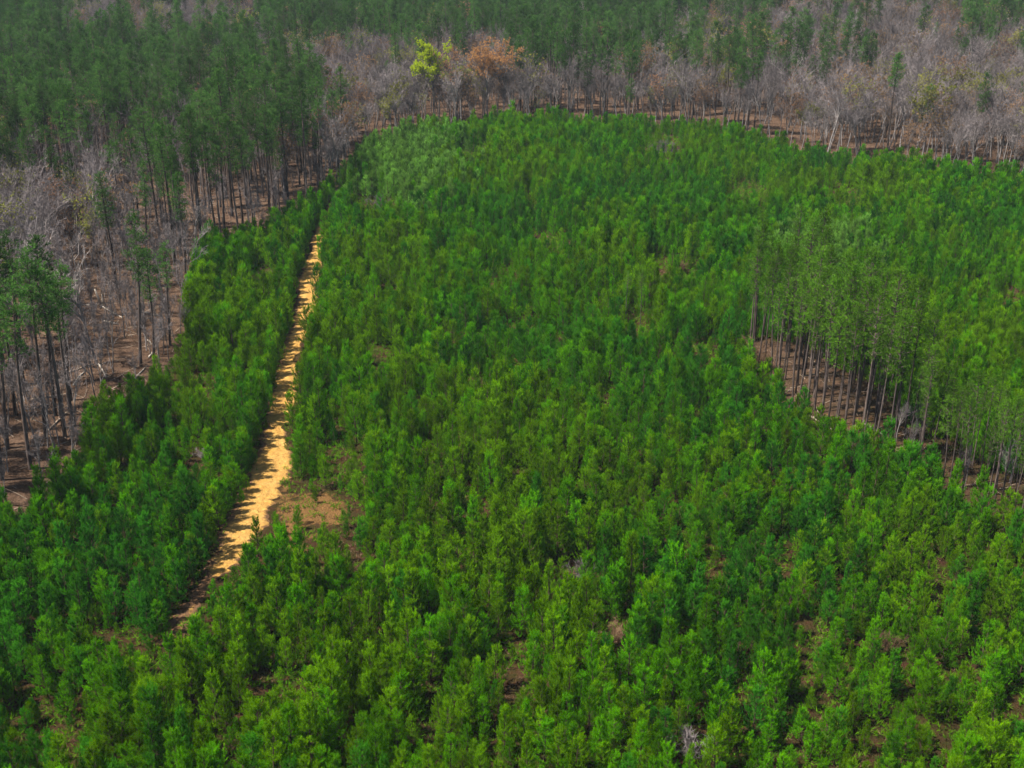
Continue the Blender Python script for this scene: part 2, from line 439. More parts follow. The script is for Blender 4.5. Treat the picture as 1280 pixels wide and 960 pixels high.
SAPLING = [hard_kind('bare_sapling', 420 + i, 11 + i, 0.45, None, None, 'thin leafless', forks=5, dens=0.6) for i in range(3)]
LIME = hard_kind('spring_leaf_tree', 430, 18, 0.95, 1.0, 'lime_leaf', 'lime', dens=1.0, forks=9, lsize=(7, 0.30, 0.15))
ORANGE = hard_kind('spring_leaf_tree', 431, 19, 1.0, 1.0, 'orange_leaf', 'orange', dens=1.3, forks=10, lsize=(6, 0.28, 0.12))

# ------------------------------------------------------------------ ground
gx = np.concatenate([[-4000, -2500, -1500, -900, -600], np.arange(-420, 421, 2.4), [600, 900, 1500, 2500, 4000]])
gy = np.concatenate([[-1500, -600, -200, -60], np.arange(0, 761, 2.4), [800, 900, 1000, 1300, 2000, 3200, 5000]])
X, Y = np.meshgrid(gx, gy)
Z = height(X, Y)
mb = MB(); nx, ny = len(gx), len(gy)
i, j = np.meshgrid(np.arange(ny - 1), np.arange(nx - 1), indexing='ij')
mb.add(np.stack([X.ravel(), Y.ravel(), Z.ravel()], 1),
       np.stack([i * nx + j, i * nx + j + 1, (i + 1) * nx + j + 1, (i + 1) * nx + j], -1).reshape(-1, 4))
gme = mb.mesh('ground', M['ground'])
gpx, gpy, gd = project(X.ravel(), Y.ravel(), Z.ravel())
wood = np.where(inside(PLANTATION, gpx, gpy) & ~inside(STRIP, gpx, gpy) & (Y.ravel() > 20), 0.0, 1.0)
wood[(Y.ravel() <= 20)] = 0
wood = np.where(inside(STRIP, gpx, gpy), 0.75 - 0.45 * ss(1050, 1120, gpx), wood)  # strip floor darker to the right: redder litter plus shade painted into its colour
sand = np.zeros(len(gpx))
for (ax, ay, rx, ry, s) in ((364, 660, 20, 56, 0.82), (400, 638, 46, 24, 0.66), (1002, 845, 22, 40, 0.25), (1060, 535, 90, 40, 0.36),
                            (1215, 815, 24, 45, 0.22), (980, 505, 60, 30, 0.34), (552, 572, 40, 16, 0.2), (210, 640, 0.1, 0.1, 0)):
    sand = np.maximum(sand, s * np.clip(1.5 - 1.0 * np.hypot((gpx - ax) / rx, (gpy - ay) / ry), 0, 1))
for nme, arr in (('wood', wood), ('sand', sand)):
    a = gme.attributes.new(nme, 'FLOAT', 'POINT'); a.data.foreach_set('value', arr.astype(np.float32))
gme.polygons.foreach_set('use_smooth', np.ones(len(gme.polygons), bool))
tag(link('ground', gme), kind='structure')

# ------------------------------------------------------------------ sandy track
tw = [(*ground_at(px, py)[:2], hw) for px, py, hw in TRACK_PX]
def catmull(pts, n):
    P = np.array([pts[0]] + pts + [pts[-1]], float); out = []
    for k in range(1, len(P) - 2):
        for t in np.linspace(0, 1, n, endpoint=False):
            out.append(0.5 * (2 * P[k] + (P[k + 1] - P[k - 1]) * t + (2 * P[k - 1] - 5 * P[k] + 4 * P[k + 1] - P[k + 2]) * t ** 2
                              + (-P[k - 1] + 3 * P[k] - 3 * P[k + 1] + P[k + 2]) * t ** 3))
    out.append(P[-2]); return np.array(out)
tc = catmull(tw, 40)
td = np.gradient(tc[:, :2], axis=0); td /= np.linalg.norm(td, axis=1)[:, None]
tn = np.stack([-td[:, 1], td[:, 0]], 1)
def wander(n, amp, rng):
    s = np.zeros(n)
    for w, a in ((40, 1.0), (14, 0.7), (5, 0.5), (2, 0.35)):
        k = rng.normal(0, 1, n // w + 3); s += a * np.interp(np.arange(n) / w, np.arange(len(k)), k)
    return s * amp
la, ra = tc[:, 2] + wander(len(tc), 0.5, RNG) - 0.1, tc[:, 2] + wander(len(tc), 0.6, RNG) - 0.4
K = 15
wob_e = wander(len(tc), 0.9, RNG)
mb = MB(); V = []; E = []
for k in range(K):
    f = k / (K - 1) * 2 - 1
    off = np.where(f < 0, f * la, f * ra)
    x = tc[:, 0] + tn[:, 0] * off; y = tc[:, 1] + tn[:, 1] * off
    rut = -0.10 * math.exp(-((abs(f) - 0.42) / 0.16) ** 2)
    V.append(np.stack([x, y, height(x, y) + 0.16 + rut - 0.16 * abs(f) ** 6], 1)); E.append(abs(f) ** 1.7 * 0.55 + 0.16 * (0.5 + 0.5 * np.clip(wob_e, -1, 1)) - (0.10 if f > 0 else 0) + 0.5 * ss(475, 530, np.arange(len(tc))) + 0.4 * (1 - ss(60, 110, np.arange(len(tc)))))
V = np.stack(V, 1); n = len(tc)
i, j = np.meshgrid(np.arange(n - 1), np.arange(K - 1), indexing='ij')
mb.add(V.reshape(-1, 3), np.stack([i * K + j, i * K + j + 1, (i + 1) * K + j + 1, (i + 1) * K + j], -1).reshape(-1, 4))
tme = mb.mesh('dirt track', M['track'])
a = tme.attributes.new('edge', 'FLOAT', 'POINT'); a.data.foreach_set('value', np.stack(E, 1).ravel().astype(np.float32))
tag(link('dirt_track', tme), kind='structure')

def track_dist(x, y):
    """distance beyond the edge of the track"""
    x = np.asarray(x); y = np.asarray(y); r = np.full(x.shape, 1e9)
    for k in range(0, len(tc), 4):
        r = np.minimum(r, np.hypot(x - tc[k, 0], y - tc[k, 1]) - tc[k, 2])
    return r

# ------------------------------------------------------------------ scatter positions
def jitter_grid(x0, x1, y0, y1, step, jit, ang=0.0, stretch=1.0):
    R = math.hypot(x1 - x0, y1 - y0) / 2 + step
    u, v = np.meshgrid(np.arange(-R, R, step), np.arange(-R, R, step * stretch))
    u = u.ravel() + RNG.normal(0, jit * step, u.size); v = v.ravel() + RNG.normal(0, jit * step, v.size)
    c, s = math.cos(ang), math.sin(ang)
    x = (x0 + x1) / 2 + u * c - v * s; y = (y0 + y1) / 2 + u * s + v * c
    k = (x > x0) & (x < x1) & (y > y0) & (y < y1)
    return x[k], y[k]

def value_noise(x, y, cell, seed):
    r = np.random.default_rng(seed).random((256, 256))
    u, v = x / cell, y / cell
    i, j = np.floor(u).astype(int), np.floor(v).astype(int); fu, fv = u - i, v - j
    fu = fu * fu * (3 - 2 * fu); fv = fv * fv * (3 - 2 * fv)
    g = lambda a, b: r[a % 256, b % 256]
    return (g(i, j) * (1 - fu) + g(i + 1, j) * fu) * (1 - fv) + (g(i, j + 1) * (1 - fu) + g(i + 1, j + 1) * fu) * fv

def in_view(px, py, mx, my=60): return (px > -mx) & (px < 1280 + mx) & (py < 960 + my)

# young pines in the clearing
x, y = jitter_grid(-320, 330, 52, 440, 1.85, 0.28, 0.12, 1.05)
z = height(x, y); px, py, d = project(x, y, z)
keep = inside(PLANTATION, px, py) & ~inside(STRIP, px, py) & in_view(px, py, 260, 330) & (track_dist(x, y) > -0.5 + 0.8 * (RNG.random(len(x)) < 0.7))
for (ax, ay, rx, ry) in GAPS:
    q = np.hypot((px - ax) / rx, (py - ay) / np.where(py > ay, ry + (0.75 if ay in (640, 650) else 0.34) * 4.6 * F / d, ry))
    keep &= (q > (1.15 if ay < 720 else 1)) | (RNG.random(len(x)) < (0.45 if ay in (640, 650) else 0.10))
thin = value_noise(x, y, 7, 5); big = value_noise(x, y, 35, 6)
dry = ss(820, 1050, px) * ss(640, 760, py)                     # thinner rows with bare soil towards the lower right
keep &= RNG.random(len(x)) > 0.05 + 0.26 * ss(0.62, 0.85, thin) * (0.5 + big) + 0.02 * dry
keep &= (value_noise(x, y, 4.2, 55) < 0.84) | (RNG.random(len(x)) < 0.2)
x, y, z, px, py, d = (q[keep] for q in (x, y, z, px, py, d))
sc = np.clip(0.48 + 0.42 * value_noise(x, y, 8, 8) + 0.34 * value_noise(x, y, 26, 18) + RNG.normal(0, 0.13, len(x)), 0.42, 1.35) * (1 - 0.12 * ss(800, 1000, px) * ss(600, 760, py))
sc *= 1 - 0.40 * ((RNG.random(len(x)) < 0.16))
for ax, ay in ((290, 728), (268, 756), (246, 783), (226, 810), (205, 832)):
    sc = np.where(np.hypot((px - ax) / 24, (py - ay) / 34) < 1, sc * 0.42, sc)
sc = np.where(np.hypot((px - 392) / 62, (py - 672) / 62) < 1, sc * 0.62, sc)
hue = (value_noise(x, y, 22, 9) * 0.8 + RNG.normal(0, 0.22, len(x)))
hue = np.where(hue > 0.52, 1, np.where(hue < 0.20, 2, 0))
pale = np.maximum(1 - np.hypot((px - 500) / 110, (py - 215) / 80), 0.8 * (1 - np.hypot((px - 1030) / 90, (py - 330) / 50)))  # two haze patches painted in by giving the trees there paler needles
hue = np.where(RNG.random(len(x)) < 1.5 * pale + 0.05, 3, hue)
shape = RNG.integers(0, 6, len(x))
fx, fy = jitter_grid(-320, 330, 52, 440, 2.2, 0.4, 0.4)
fz = height(fx, fy); fpx, fpy, fd = project(fx, fy, fz)
fm = inside(PLANTATION, fpx, fpy) & ~inside(STRIP, fpx, fpy) & in_view(fpx, fpy, 260, 330) & (track_dist(fx, fy) > 0.2 - 1.3 * (RNG.random(len(fx)) < 0.3)) & (RNG.random(len(fx)) < 0.75)
fm &= np.hypot((fpx - 392) / 55, (fpy - 655) / 50) > 1
for ax, ay, rx, ry in GAPS:
    q = np.hypot((fpx - ax) / rx, (fpy - ay) / ry); fm &= (q > 1.1) | (RNG.random(len(fx)) < 0.3)
x, y, z, px, py, d = (np.concatenate([q, w_[fm]]) for q, w_ in ((x, fx), (y, fy), (z, fz), (px, fpx), (py, fpy), (d, fd)))
nf = int(fm.sum()); sc = np.concatenate([sc, RNG.uniform(0.24, 0.52, nf)]); hue = np.concatenate([hue, RNG.choice(3, nf, p=[.4, .45, .15])])
shape = np.concatenate([shape, RNG.integers(0, 6, nf)])
# a close row along the left verge of the track
k = np.arange(6, len(tc) - 8, 1.0); k = k + RNG.normal(0, 1, len(k))
seg = np.hypot(*np.diff(tc[:, :2], axis=0).T); arc = np.concatenate([[0], np.cumsum(seg)])
aa = np.cumsum(RNG.uniform(0.9, 2.0, 400)); aa = aa[aa < arc[-1]]
ex = np.interp(aa, arc, tc[:, 0]); ey = np.interp(aa, arc, tc[:, 1]); ew = np.interp(aa, arc, tc[:, 2])
enx = np.interp(aa, arc, tn[:, 0]); eny = np.interp(aa, arc, tn[:, 1]); sg = np.sign(np.median(enx)) * -1
eo = (ew + RNG.uniform(0.1, 1.3, len(aa))) * sg
ex, ey = ex + enx * eo, ey + eny * eo; ez = height(ex, ey); epx, epy, ed = project(ex, ey, ez)
x, y, z, px, py, d = (np.concatenate(q) for q in ((x, ex), (y, ey), (z, ez), (px, epx), (py, epy), (d, ed)))
sc = np.concatenate([sc, RNG.uniform(0.5, 0.95, len(ex))]); hue = np.concatenate([hue, RNG.integers(0, 3, len(ex))])
shape = np.concatenate([shape, RNG.integers(0, 6, len(ex))])
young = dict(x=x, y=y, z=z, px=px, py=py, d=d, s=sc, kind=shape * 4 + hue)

# woodland on the left and behind
GRID = ["9989999998876567", "8323788988743325", "8777323477555424", "9999810124122223", "8999930012111232",
        "6799950000000000", "2378950000000000", "1124500000000000", "1012300000000000", "2011100000000000", "5222200000000000",
        "7333300000000000"]
PROB = np.array([[int(c) / 9 for c in r] for r in GRID])
x, y = jitter_grid(-420, 420, 90, 740, 3.9, 0.30, 0.5)
z = height(x, y); px, py, d = project(x, y, z)
wood_m = ~inside(PLANTATION, px, py) & ~inside(STRIP, px, py) & in_view(px, py, 260, 200) & (px > -300)
cl = inside(CLEARING, px, py)
wood_m &= ~cl | (RNG.random(len(x)) < 0.85)
wood_m &= RNG.random(len(x)) > 0.06 + 0.55 * ss(0.55, 0.85, value_noise(x, y, 20, 21))
for fx, fy in ((542, 152), (608, 155), (378, 160), (1108, 192), (384, 246), (37, 586), (178, 458)):
    ax, ay, _ = ground_at(fx, fy)
    wood_m &= (np.hypot(x - ax, y - ay) > 3.5) & ~((np.abs(x - ax * y / ay) < 4.5) & (y < ay) & (y > ay - 22))
x, y, z, px, py, d, cl = (q[wood_m] for q in (x, y, z, px, py, d, cl))
cx, cy, _ = project(x, y, z + 17)
gi = np.clip(((cy + 40) / 40).astype(int), 0, len(GRID) - 1); gj = np.clip((cx / 80).astype(int), 0, 15)
pp = np.clip(PROB[gi, gj] * 0.92 + 0.02, 0, 1)
pp = np.where((px > 215) & (px < 405) & (py < 300) & (py > 190), 1.0, pp)
clump = value_noise(x, y, 14, 12)
is_pine = (0.5 * clump + 0.5 * RNG.random(len(x)) < np.where(pp > 0.97, 0.72, np.where(pp > 0.85, 0.55, pp * 0.74 + 0.03))) & (~cl | (RNG.random(len(x)) < 0.35))
# very top of the picture and beyond: dense
hard = ~is_pine & (RNG.random(len(x)) < np.where(cl, 0.9, 0.85))
def sub(m, **extra):
    r = dict(x=x[m], y=y[m], z=z[m], px=px[m], py=py[m], d=d[m])
    r['s'] = np.clip(RNG.normal(0.96, 0.13, m.sum()), 0.6, 1.22); return r
pine = sub(is_pine & (RNG.random(len(x)) < 0.92)); pine['kind'] = RNG.integers(0, 5, len(pine['x']))
ux, uy = jitter_grid(-260, 20, 110, 330, 3.3, 0.4, 0.2)
uz = height(ux, uy); upx, upy, ud = project(ux, uy, uz)
um = ~inside(PLANTATION, upx, upy) & (upx < 430) & (upx > -120) & (RNG.random(len(ux)) < 0.33)
bare = sub(hard & ~cl); bare['kind'] = RNG.choice(8, len(bare['x']), p=[.21, .19, .19, .08, .07, .18, .04, .04]); bare['s'] *= RNG.uniform(0.72, 1.22, len(bare['x']))
sap = sub(hard & cl); sap['kind'] = RNG.integers(0, 3, len(sap['x'])); sap['s'] *= 0.85
for key, arr in (('x', ux), ('y', uy), ('z', uz), ('px', upx), ('py', upy), ('d', ud), ('s', RNG.uniform(0.35, 0.95, len(ux))), ('kind', RNG.integers(0, 3, len(ux)))):
    sap[key] = np.concatenate([sap[key], arr[um]])

# strip of slender pines on the right
x, y = jitter_grid(20, 240, 90, 230, 2.6, 0.30, 0.3)
z = height(x, y); px, py, d = project(x, y, z)
m = inside(STRIP, px, py) & (RNG.random(len(x)) < 0.88)
x, y, z, px, py, d = (q[m] for q in (x, y, z, px, py, d))
slim = sub(np.ones(len(x), bool)); slim['kind'] = RNG.integers(0, 4, len(x))
slim['s'] *= 0.92 - 0.28 * ss(1085, 1180, slim['px'])

x, y = jitter_grid(20, 240, 90, 230, 3.2, 0.35, 0.1)
z = height(x, y); px, py, d = project(x, y, z)
m = inside(STRIP, px, py) & (RNG.random(len(x)) < 0.05 + 0.02 * ss(1085, 1160, px))
x, y, z, px, py, d = (q[m] for q in (x, y, z, px, py, d))
sap2 = sub(np.ones(len(x), bool)); sap2['kind'] = RNG.integers(0, 3, len(x)); sap2['s'] *= 0.75
# broad green understorey pines closing in behind the strip
def order(r):
    """trees in the picture first, nearest first"""
    vis = in_view(r['px'], r['py'], 25, 90) & (r['px'] > -25)
    return np.argsort(np.where(vis, r['d'], r['d'] + 1e5))

# ------------------------------------------------------------------ words that say which one
TEN = ['at the left edge', 'one tenth across', 'two tenths across', 'three tenths across', 'four tenths across', 'halfway across',
       'six tenths across', 'seven tenths across', 'eight tenths across', 'nine tenths across', 'at the right edge']
def hpos(px): return TEN[int(np.clip(round(px / 128), 0, 10))]
NUM = ['zero', 'one', 'two', 'three', 'four', 'five', 'six', 'seven', 'eight', 'nine', 'ten', 'eleven', 'twelve', 'thirteen', 'fourteen']
ORD = ['', 'first', 'second', 'third', 'fourth', 'fifth', 'sixth', 'seventh', 'eighth', 'ninth', 'tenth', 'eleventh', 'twelfth', 'thirteenth', 'fourteenth']
def plural(s):
    w = s.split(' ', 50)
    return s
def name_all(items):
    """items: (object, px, adjective, noun, place): the same words twice get told apart from left to right"""
    sets = {}
    for it in items: sets.setdefault((it[2], it[3], it[4]), []).append(it)
    for (adj, noun, place), its in sets.items():
        its.sort(key=lambda q: q[1]); n = len(its)
        for k, it in enumerate(its):
            if n == 1: pre = ''
            elif k == 0: pre = 'leftmost '
            elif k == n - 1: pre = 'rightmost '
            else: pre = ORD[min(k + 1, 14)] + ' from left, '
            it[0]['label'] = (pre + adj + ' ' + noun + ' ' + place).strip()

# ------------------------------------------------------------------ scatter as one object of stuff
def stuff(name, kinds, r, idx, label, cat):
    """all remaining trees of a kind: one object whose points carry copies of the parts of the trees above"""
    n = len(idx)
    if n == 0: return
    me = bpy.data.meshes.new(name); me.vertices.add(n)
    me.vertices.foreach_set('co', np.stack([r['x'][idx], r['y'][idx], r['z'][idx]], 1).ravel())
    rot = np.zeros((n, 3)); rot[:, 2] = RNG.uniform(0, 6.283, n); rot[:, :2] = RNG.normal(0, 0.028, (n, 2))
    s = r['s'][idx]; scl = np.stack([s, s, s * RNG.uniform(0.92, 1.1, n)], 1)
    for nm, ty, arr in (('rot', 'FLOAT_VECTOR', rot), ('scl', 'FLOAT_VECTOR', scl)):
        a = me.attributes.new(nm, ty, 'POINT'); a.data.foreach_set('vector', arr.astype(np.float32).ravel())
    a = me.attributes.new('kind', 'INT', 'POINT'); a.data.foreach_set('value', r['kind'][idx].astype(np.int32))
    o = link(name, me); tag(o, label, cat, kind='stuff')
    ng = bpy.data.node_groups.new(name, 'GeometryNodeTree')
    ng.interface.new_socket('Geometry', in_out='INPUT', socket_type='NodeSocketGeometry')
    ng.interface.new_socket('Geometry', in_out='OUTPUT', socket_type='NodeSocketGeometry')
    N, L = ng.nodes, ng.links
    gi_, go = N.new('NodeGroupInput'), N.new('NodeGroupOutput'); jn = N.new('GeometryNodeJoinGeometry')
    def attr(nm, ty):
        q = N.new('GeometryNodeInputNamedAttribute'); q.data_type = ty; q.inputs['Name'].default_value = nm; return q.outputs['Attribute']
    ar, asc, ak = attr('rot', 'FLOAT_VECTOR'), attr('scl', 'FLOAT_VECTOR'), attr('kind', 'INT')
    er = N.new('FunctionNodeEulerToRotation'); L.new(ar, er.inputs[0])
    for k, kd in enumerate(kinds):
        if kd.proto is None: continue
        cmp_ = N.new('FunctionNodeCompare'); cmp_.data_type = 'INT'; cmp_.operation = 'EQUAL'
        L.new(ak, cmp_.inputs['A'] if not cmp_.inputs['A'].hide else cmp_.inputs[2])
        cmp_.inputs[3].default_value = k
        L.new(ak, cmp_.inputs[2])
        jt = N.new('GeometryNodeJoinGeometry')
        for ch in kd.kids:
            oi = N.new('GeometryNodeObjectInfo'); oi.transform_space = 'ORIGINAL'; oi.inputs['Object'].default_value = ch
            oi.inputs['As Instance'].default_value = True
            L.new(oi.outputs['Geometry'], jt.inputs[0])
        ip = N.new('GeometryNodeInstanceOnPoints')
        L.new(gi_.outputs[0], ip.inputs['Points']); L.new(jt.outputs[0], ip.inputs['Instance'])
        L.new(cmp_.outputs[0], ip.inputs['Selection']); L.new(er.outputs[0], ip.inputs['Rotation']); L.new(asc, ip.inputs['Scale'])
        L.new(ip.outputs[0], jn.inputs[0])
    L.new(jn.outputs[0], go.inputs[0])
    md = o.modifiers.new('scatter', 'NODES'); md.node_group = ng
    return o

def place_set(r, kinds, limit, group, cat, describe):
    """the nearest ones in the picture as trees of their own; returns the rest"""
    o_ = order(r); items = []
    nvis = int((in_view(r['px'], r['py'], 25, 90)).sum())
    lim = min(limit, nvis)
    first = list(o_[:lim])
    for i in first:
        kd = kinds[r['kind'][i]]
        s = r['s'][i]
        ob = kd.place(r['x'][i], r['y'][i], r['z'][i], RNG.uniform(0, 6.283), s, s * RNG.uniform(0.93, 1.08))
        ob.rotation_euler[0] = RNG.normal(0, 0.028); ob.rotation_euler[1] = RNG.normal(0, 0.028)
        tag(ob, cat=cat, group=group)
        adj, noun, where = describe(r, i, kd)
        items.append((ob, r['px'][i], adj, noun, where))
    name_all(items)
    for kd in kinds:                                         # every shape must stand somewhere before it can be repeated
        if kd.proto is None and len(o_) > lim:
            print('kind without individual:', kd.name, kd.desc)
    return o_[lim:]

def d_young(r, i, kd):
    s = r['s'][i]; py = r['py'][i] - 45
    size = 'small' if s < 0.68 else ('tall' if s > 0.94 else 'medium')
    v = 'on the bottom edge' if py > 925 else 'just above the bottom edge' if py > 860 else 'low in the photo' if py > 800 else 'a fifth of the way up'
    return size + ' ' + kd.desc, 'young pine', v + ', ' + hpos(r['px'][i])
def down(py):
    k = int(np.clip(round(py / 64), 0, 14))
    return ['at the top', 'just under the top', 'an eighth down', 'a fifth down', 'a quarter down', 'a third down', 'four tenths down', 'nearly halfway down',
            'halfway down', 'six tenths down', 'two thirds down', 'three quarters down', 'four fifths down', 'near the bottom', 'at the bottom'][k]
def d_tall(r, i, kd):
    s = r['s'][i]
    size = 'towering' if s > 1.02 else 'tall' if s > 0.9 else 'shorter'
    return size + ' dark-green', 'mature pine', down(r['py'][i] - 60) + ', ' + hpos(r['px'][i])
def d_slim(r, i, kd):
    s = r['s'][i]
    return ('taller' if s > 1.0 else 'thin' if s > 0.9 else 'short') + ' long-trunked', 'strip pine', down(r['py'][i] - 60) + ', ' + hpos(r['px'][i])
def d_bare(r, i, kd):
    s = r['s'][i]
    return ('large ' if s > 1.02 else 'grey ' if s > 0.9 else 'small ') + kd.desc, 'broadleaf tree', down(r['py'][i] - 50) + ', ' + hpos(r['px'][i])
def d_sap(r, i, kd):
    return 'thin leafless', 'sapling on brown litter', down(r['py'][i] - 40) + ', ' + hpos(r['px'][i])

near = order(young)[:300]
for k in range(6): young['kind'][near[22 + 41 * k]] = 4 * k + 3
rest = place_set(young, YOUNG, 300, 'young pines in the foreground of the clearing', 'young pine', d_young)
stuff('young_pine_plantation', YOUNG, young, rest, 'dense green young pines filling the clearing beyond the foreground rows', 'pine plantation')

# hand placed trees that stand out: pixel of the foot, kind, scale, label
def at_foot(kd, px, py, s, label, cat, group=None, rz=None, tilt=None):
    if px < 240 and py > 420 and tilt is None: tilt = (0, 0.055)
    if tilt: rz = 0
    x, y, z = ground_at(px, py)
    o = kd.place(x, y, z, RNG.uniform(0, 6.28) if rz is None else rz, s)
    if tilt: o.rotation_euler[0], o.rotation_euler[1] = tilt
    return tag(o, label, cat, group)
g = 'tall pines along the left edge of the clearing'
at_foot(TALL[2], 37, 586, 1.08, 'stoutest tall pine at the left edge, its dark trunk foot behind young pines', 'pine', g)
at_foot(TALL[1], 12, 560, 1.05, 'tall pine at the left edge immediately left of the stoutest trunk', 'pine', g)
at_foot(TALL[0], 58, 548, 1.12, 'tall full-crowned pine just right of the stoutest trunk at left edge', 'pine', g)
at_foot(TALL[3], 20, 520, 1.03, 'tall pine at the left edge standing behind the stoutest trunk', 'pine', g)
at_foot(TALL[1], 178, 458, 1.0, 'tall twin-looking pine in front of the fallen pale logs', 'pine', g)
at_foot(TALL[4], 192, 446, 0.82, 'shorter pine close behind and right of the pine by the fallen logs', 'pine', g)
at_foot(TALL[0], 213, 432, 0.74, 'small pine at the right end of the brown litter clearing', 'pine', g)
at_foot(TALL[3], 384, 246, 1.1, 'lone dark pine with long bare trunk beside the top end of the track', 'pine', g)
at_foot(TALL[0], 360, 250, 1.05, 'tall pine just left of the lone pine above the top of the track', 'pine', g)
at_foot(TALL[2], 345, 254, 1.02, 'third pine left of the lone pine above the top of the track', 'pine', g)
at_foot(TALL[4], 145, 360, 1.0, 'slim pine above the crossed pale logs, trunk half bare', 'pine', g)
at_foot(TALL[3], 218, 300, 0.9, 'thin pine over the upper end of the left litter clearing', 'pine', g)
at_foot(TALL[1], 232, 318, 0.85, 'thin small-crowned pine right beside bright young pines at upper left', 'pine', g)
at_foot(TALL[3], 1108, 192, 1.05, 'single tall pine standing out from grey woods at upper right', 'pine', 'pines behind the clearing')
at_foot(TALL[2], 922, 168, 0.95, 'broad pine among grey leafless trees above the clearing, right of centre', 'pine', 'pines behind the clearing')
at_foot(TALL[4], 1152, 200, 0.9, 'second pine right of the single tall pine at upper right', 'pine', 'pines behind the clearing')
at_foot(TALL[1], 1215, 205, 0.95, 'pine at the far right of the back edge of the clearing', 'pine', 'pines behind the clearing')
at_foot(TALL[0], 768, 150, 1.0, 'dark pine in the middle of the back edge of the clearing', 'pine', 'pines behind the clearing')
at_foot(LIME, 542, 152, 1.50, 'round bright lime-green leafing tree behind the clearing', 'broadleaf tree')
at_foot(ORANGE, 608, 155, 1.45, 'orange leafing tree behind the clearing, right of the lime-green one', 'broadleaf tree')
at_foot(LIME, 378, 160, 0.75, 'small lime-green tree above the lone pine at upper left', 'broadleaf tree')
at_foot(LIME, 878, 88, 0.8, 'lime-green tree in the distant woods right of centre at the top', 'broadleaf tree')
at_foot(PALE, 122, 455, 1.0, 'pale grey leafless tree leaning left above the fallen logs', 'broadleaf tree', tilt=(0, -0.09))
at_foot(PALE, 70, 400, 0.85, 'pale leafless tree at the far left behind the dark pines', 'broadleaf tree')

for k, (px, py, s) in enumerate(((5, 600, 1.0), (70, 520, 1.02), (30, 480, 1.0), (88, 500, 0.9))):
    at_foot(TALL[(k * 2 + 1) % 5], px, py, s, ('straight pine cut by the left edge, lowest of its group', 'slim pine right of the full-crowned pine at the left edge',
            'pine far behind the stoutest trunk at the left edge', 'small pine at the right end of the left edge pines')[k], 'pine', g)
for o in COL.objects:
    if o.get('category') == 'broadleaf tree' and 'leafing' in o.get('label', ''): k = 1.05 if 'orange' in o['label'].split(' ')[0] else 1.05; o.scale = (o.scale[0] * k, o.scale[1] * k, o.scale[2] * 1.05)
rest = place_set(pine, TALL, 280, 'mature pines in the woods', 'pine', d_tall)
stuff('distant_pine_forest', TALL, pine, rest, 'far dark pines along the top of the photo, too many to count', 'pine forest')
for px, py, s_, lab in ((800, 415, 0.52, 'lone slender pine standing above the young pines left of the pine strip'),
                        (782, 408, 0.48, 'slender pine just left of the lone slender pine amid young pines'),
                        (1108, 470, 0.62, 'slender pine just behind the right end of the sandy strip floor')):
    at_foot(SLIM[int(px) % 4], px, py, s_, lab, 'pine', 'slender pines in the strip on the right')
rest = place_set(slim, SLIM, 300, 'slender pines in the strip on the right', 'pine', d_slim)
rest = place_set(bare, BARE, 270, 'leafless broadleaf trees in the woods', 'broadleaf tree', d_bare)
stuff('distant_hardwood_forest', BARE, bare, rest, 'far grey-brown leafless trees spreading across the top of the photo', 'bare woods')
rest = place_set(sap, SAPLING, 200, 'saplings in the left woods', 'sapling', d_sap)
stuff('sapling_thicket', SAPLING, sap, rest, 'grey thicket of thin leafless saplings far back under the left pines', 'thicket')
place_set(sap2, SAPLING, 120, 'saplings in the strip on the right', 'sapling',
          lambda r, i, kd: ('thin leafless', 'strip sapling', down(r['py'][i] - 40) + ', ' + hpos(r['px'][i])))
print('counts', len(young['x']), len(pine['x']), len(bare['x']), len(sap['x']), len(slim['x']))

# ------------------------------------------------------------------ low growth
def clumps(name, x, y, k, length, width, mat, label, cat, seed, up=0.9, tall=0.0):
    rng = np.random.default_rng(seed); mb = MB(); z = height(x, y)
    P = np.stack([x, y, z], 1); n = len(x)
    P = np.repeat(P, 4, 0) + np.concatenate([rng.normal(0, length * 0.5, (4 * n, 2)), rng.uniform(0, 1, (4 * n, 1)) * tall], 1)
    D = np.concatenate([rng.normal(0, 0.6, (4 * n, 2)), np.full((4 * n, 1), up)], 1)
    mb.blades(P, D, k, length, width, 0.8, rng)
    return tag(link(name, mb.mesh(name, mat)), label, cat, kind='stuff')
x, y = jitter_grid(-260, 270, 55, 420, 0.85, 0.45)
px, py, d = project(x, y, height(x, y)); td_ = track_dist(x, y)
m = inside(PLANTATION, px, py) & ~inside(STRIP, px, py) & in_view(px, py, 120, 200) & (td_ > -0.35)
m &= (np.hypot((px - 385) / 60, (py - 652) / 50) > 1) | (RNG.random(len(x)) < 0.42)
m &= (RNG.random(len(x)) < 0.85)
w = value_noise(x, y, 6, 31)
clumps('undergrowth', x[m & (w > 0.22)], y[m & (w > 0.22)], 6, 0.60, 0.065, M['weed'], 'olive weeds growing between the young pines and along the track', 'weeds', 41, tall=0.5)
w2 = (w <= 0.36) | (RNG.random(len(x)) < 0.15)
clumps('dead_grass', x[m & w2], y[m & w2], 5, 0.40, 0.05, M['straw'], 'brown dead grass and brush on the bare soil between young pines', 'dead grass', 42, tall=0.2)
x, y = jitter_grid(-330, 330, 120, 560, 2.3, 0.45)
px, py, d = project(x, y, height(x, y))
m = (~inside(PLANTATION, px, py) | inside(STRIP, px, py)) & in_view(px, py, 100) & (RNG.random(len(x)) < 0.6)
clumps('forest_brush', x[m], y[m], 4, 0.75, 0.05, M['straw'], 'brown leafless brush covering the litter under the mature trees', 'brush', 43, tall=0.5)

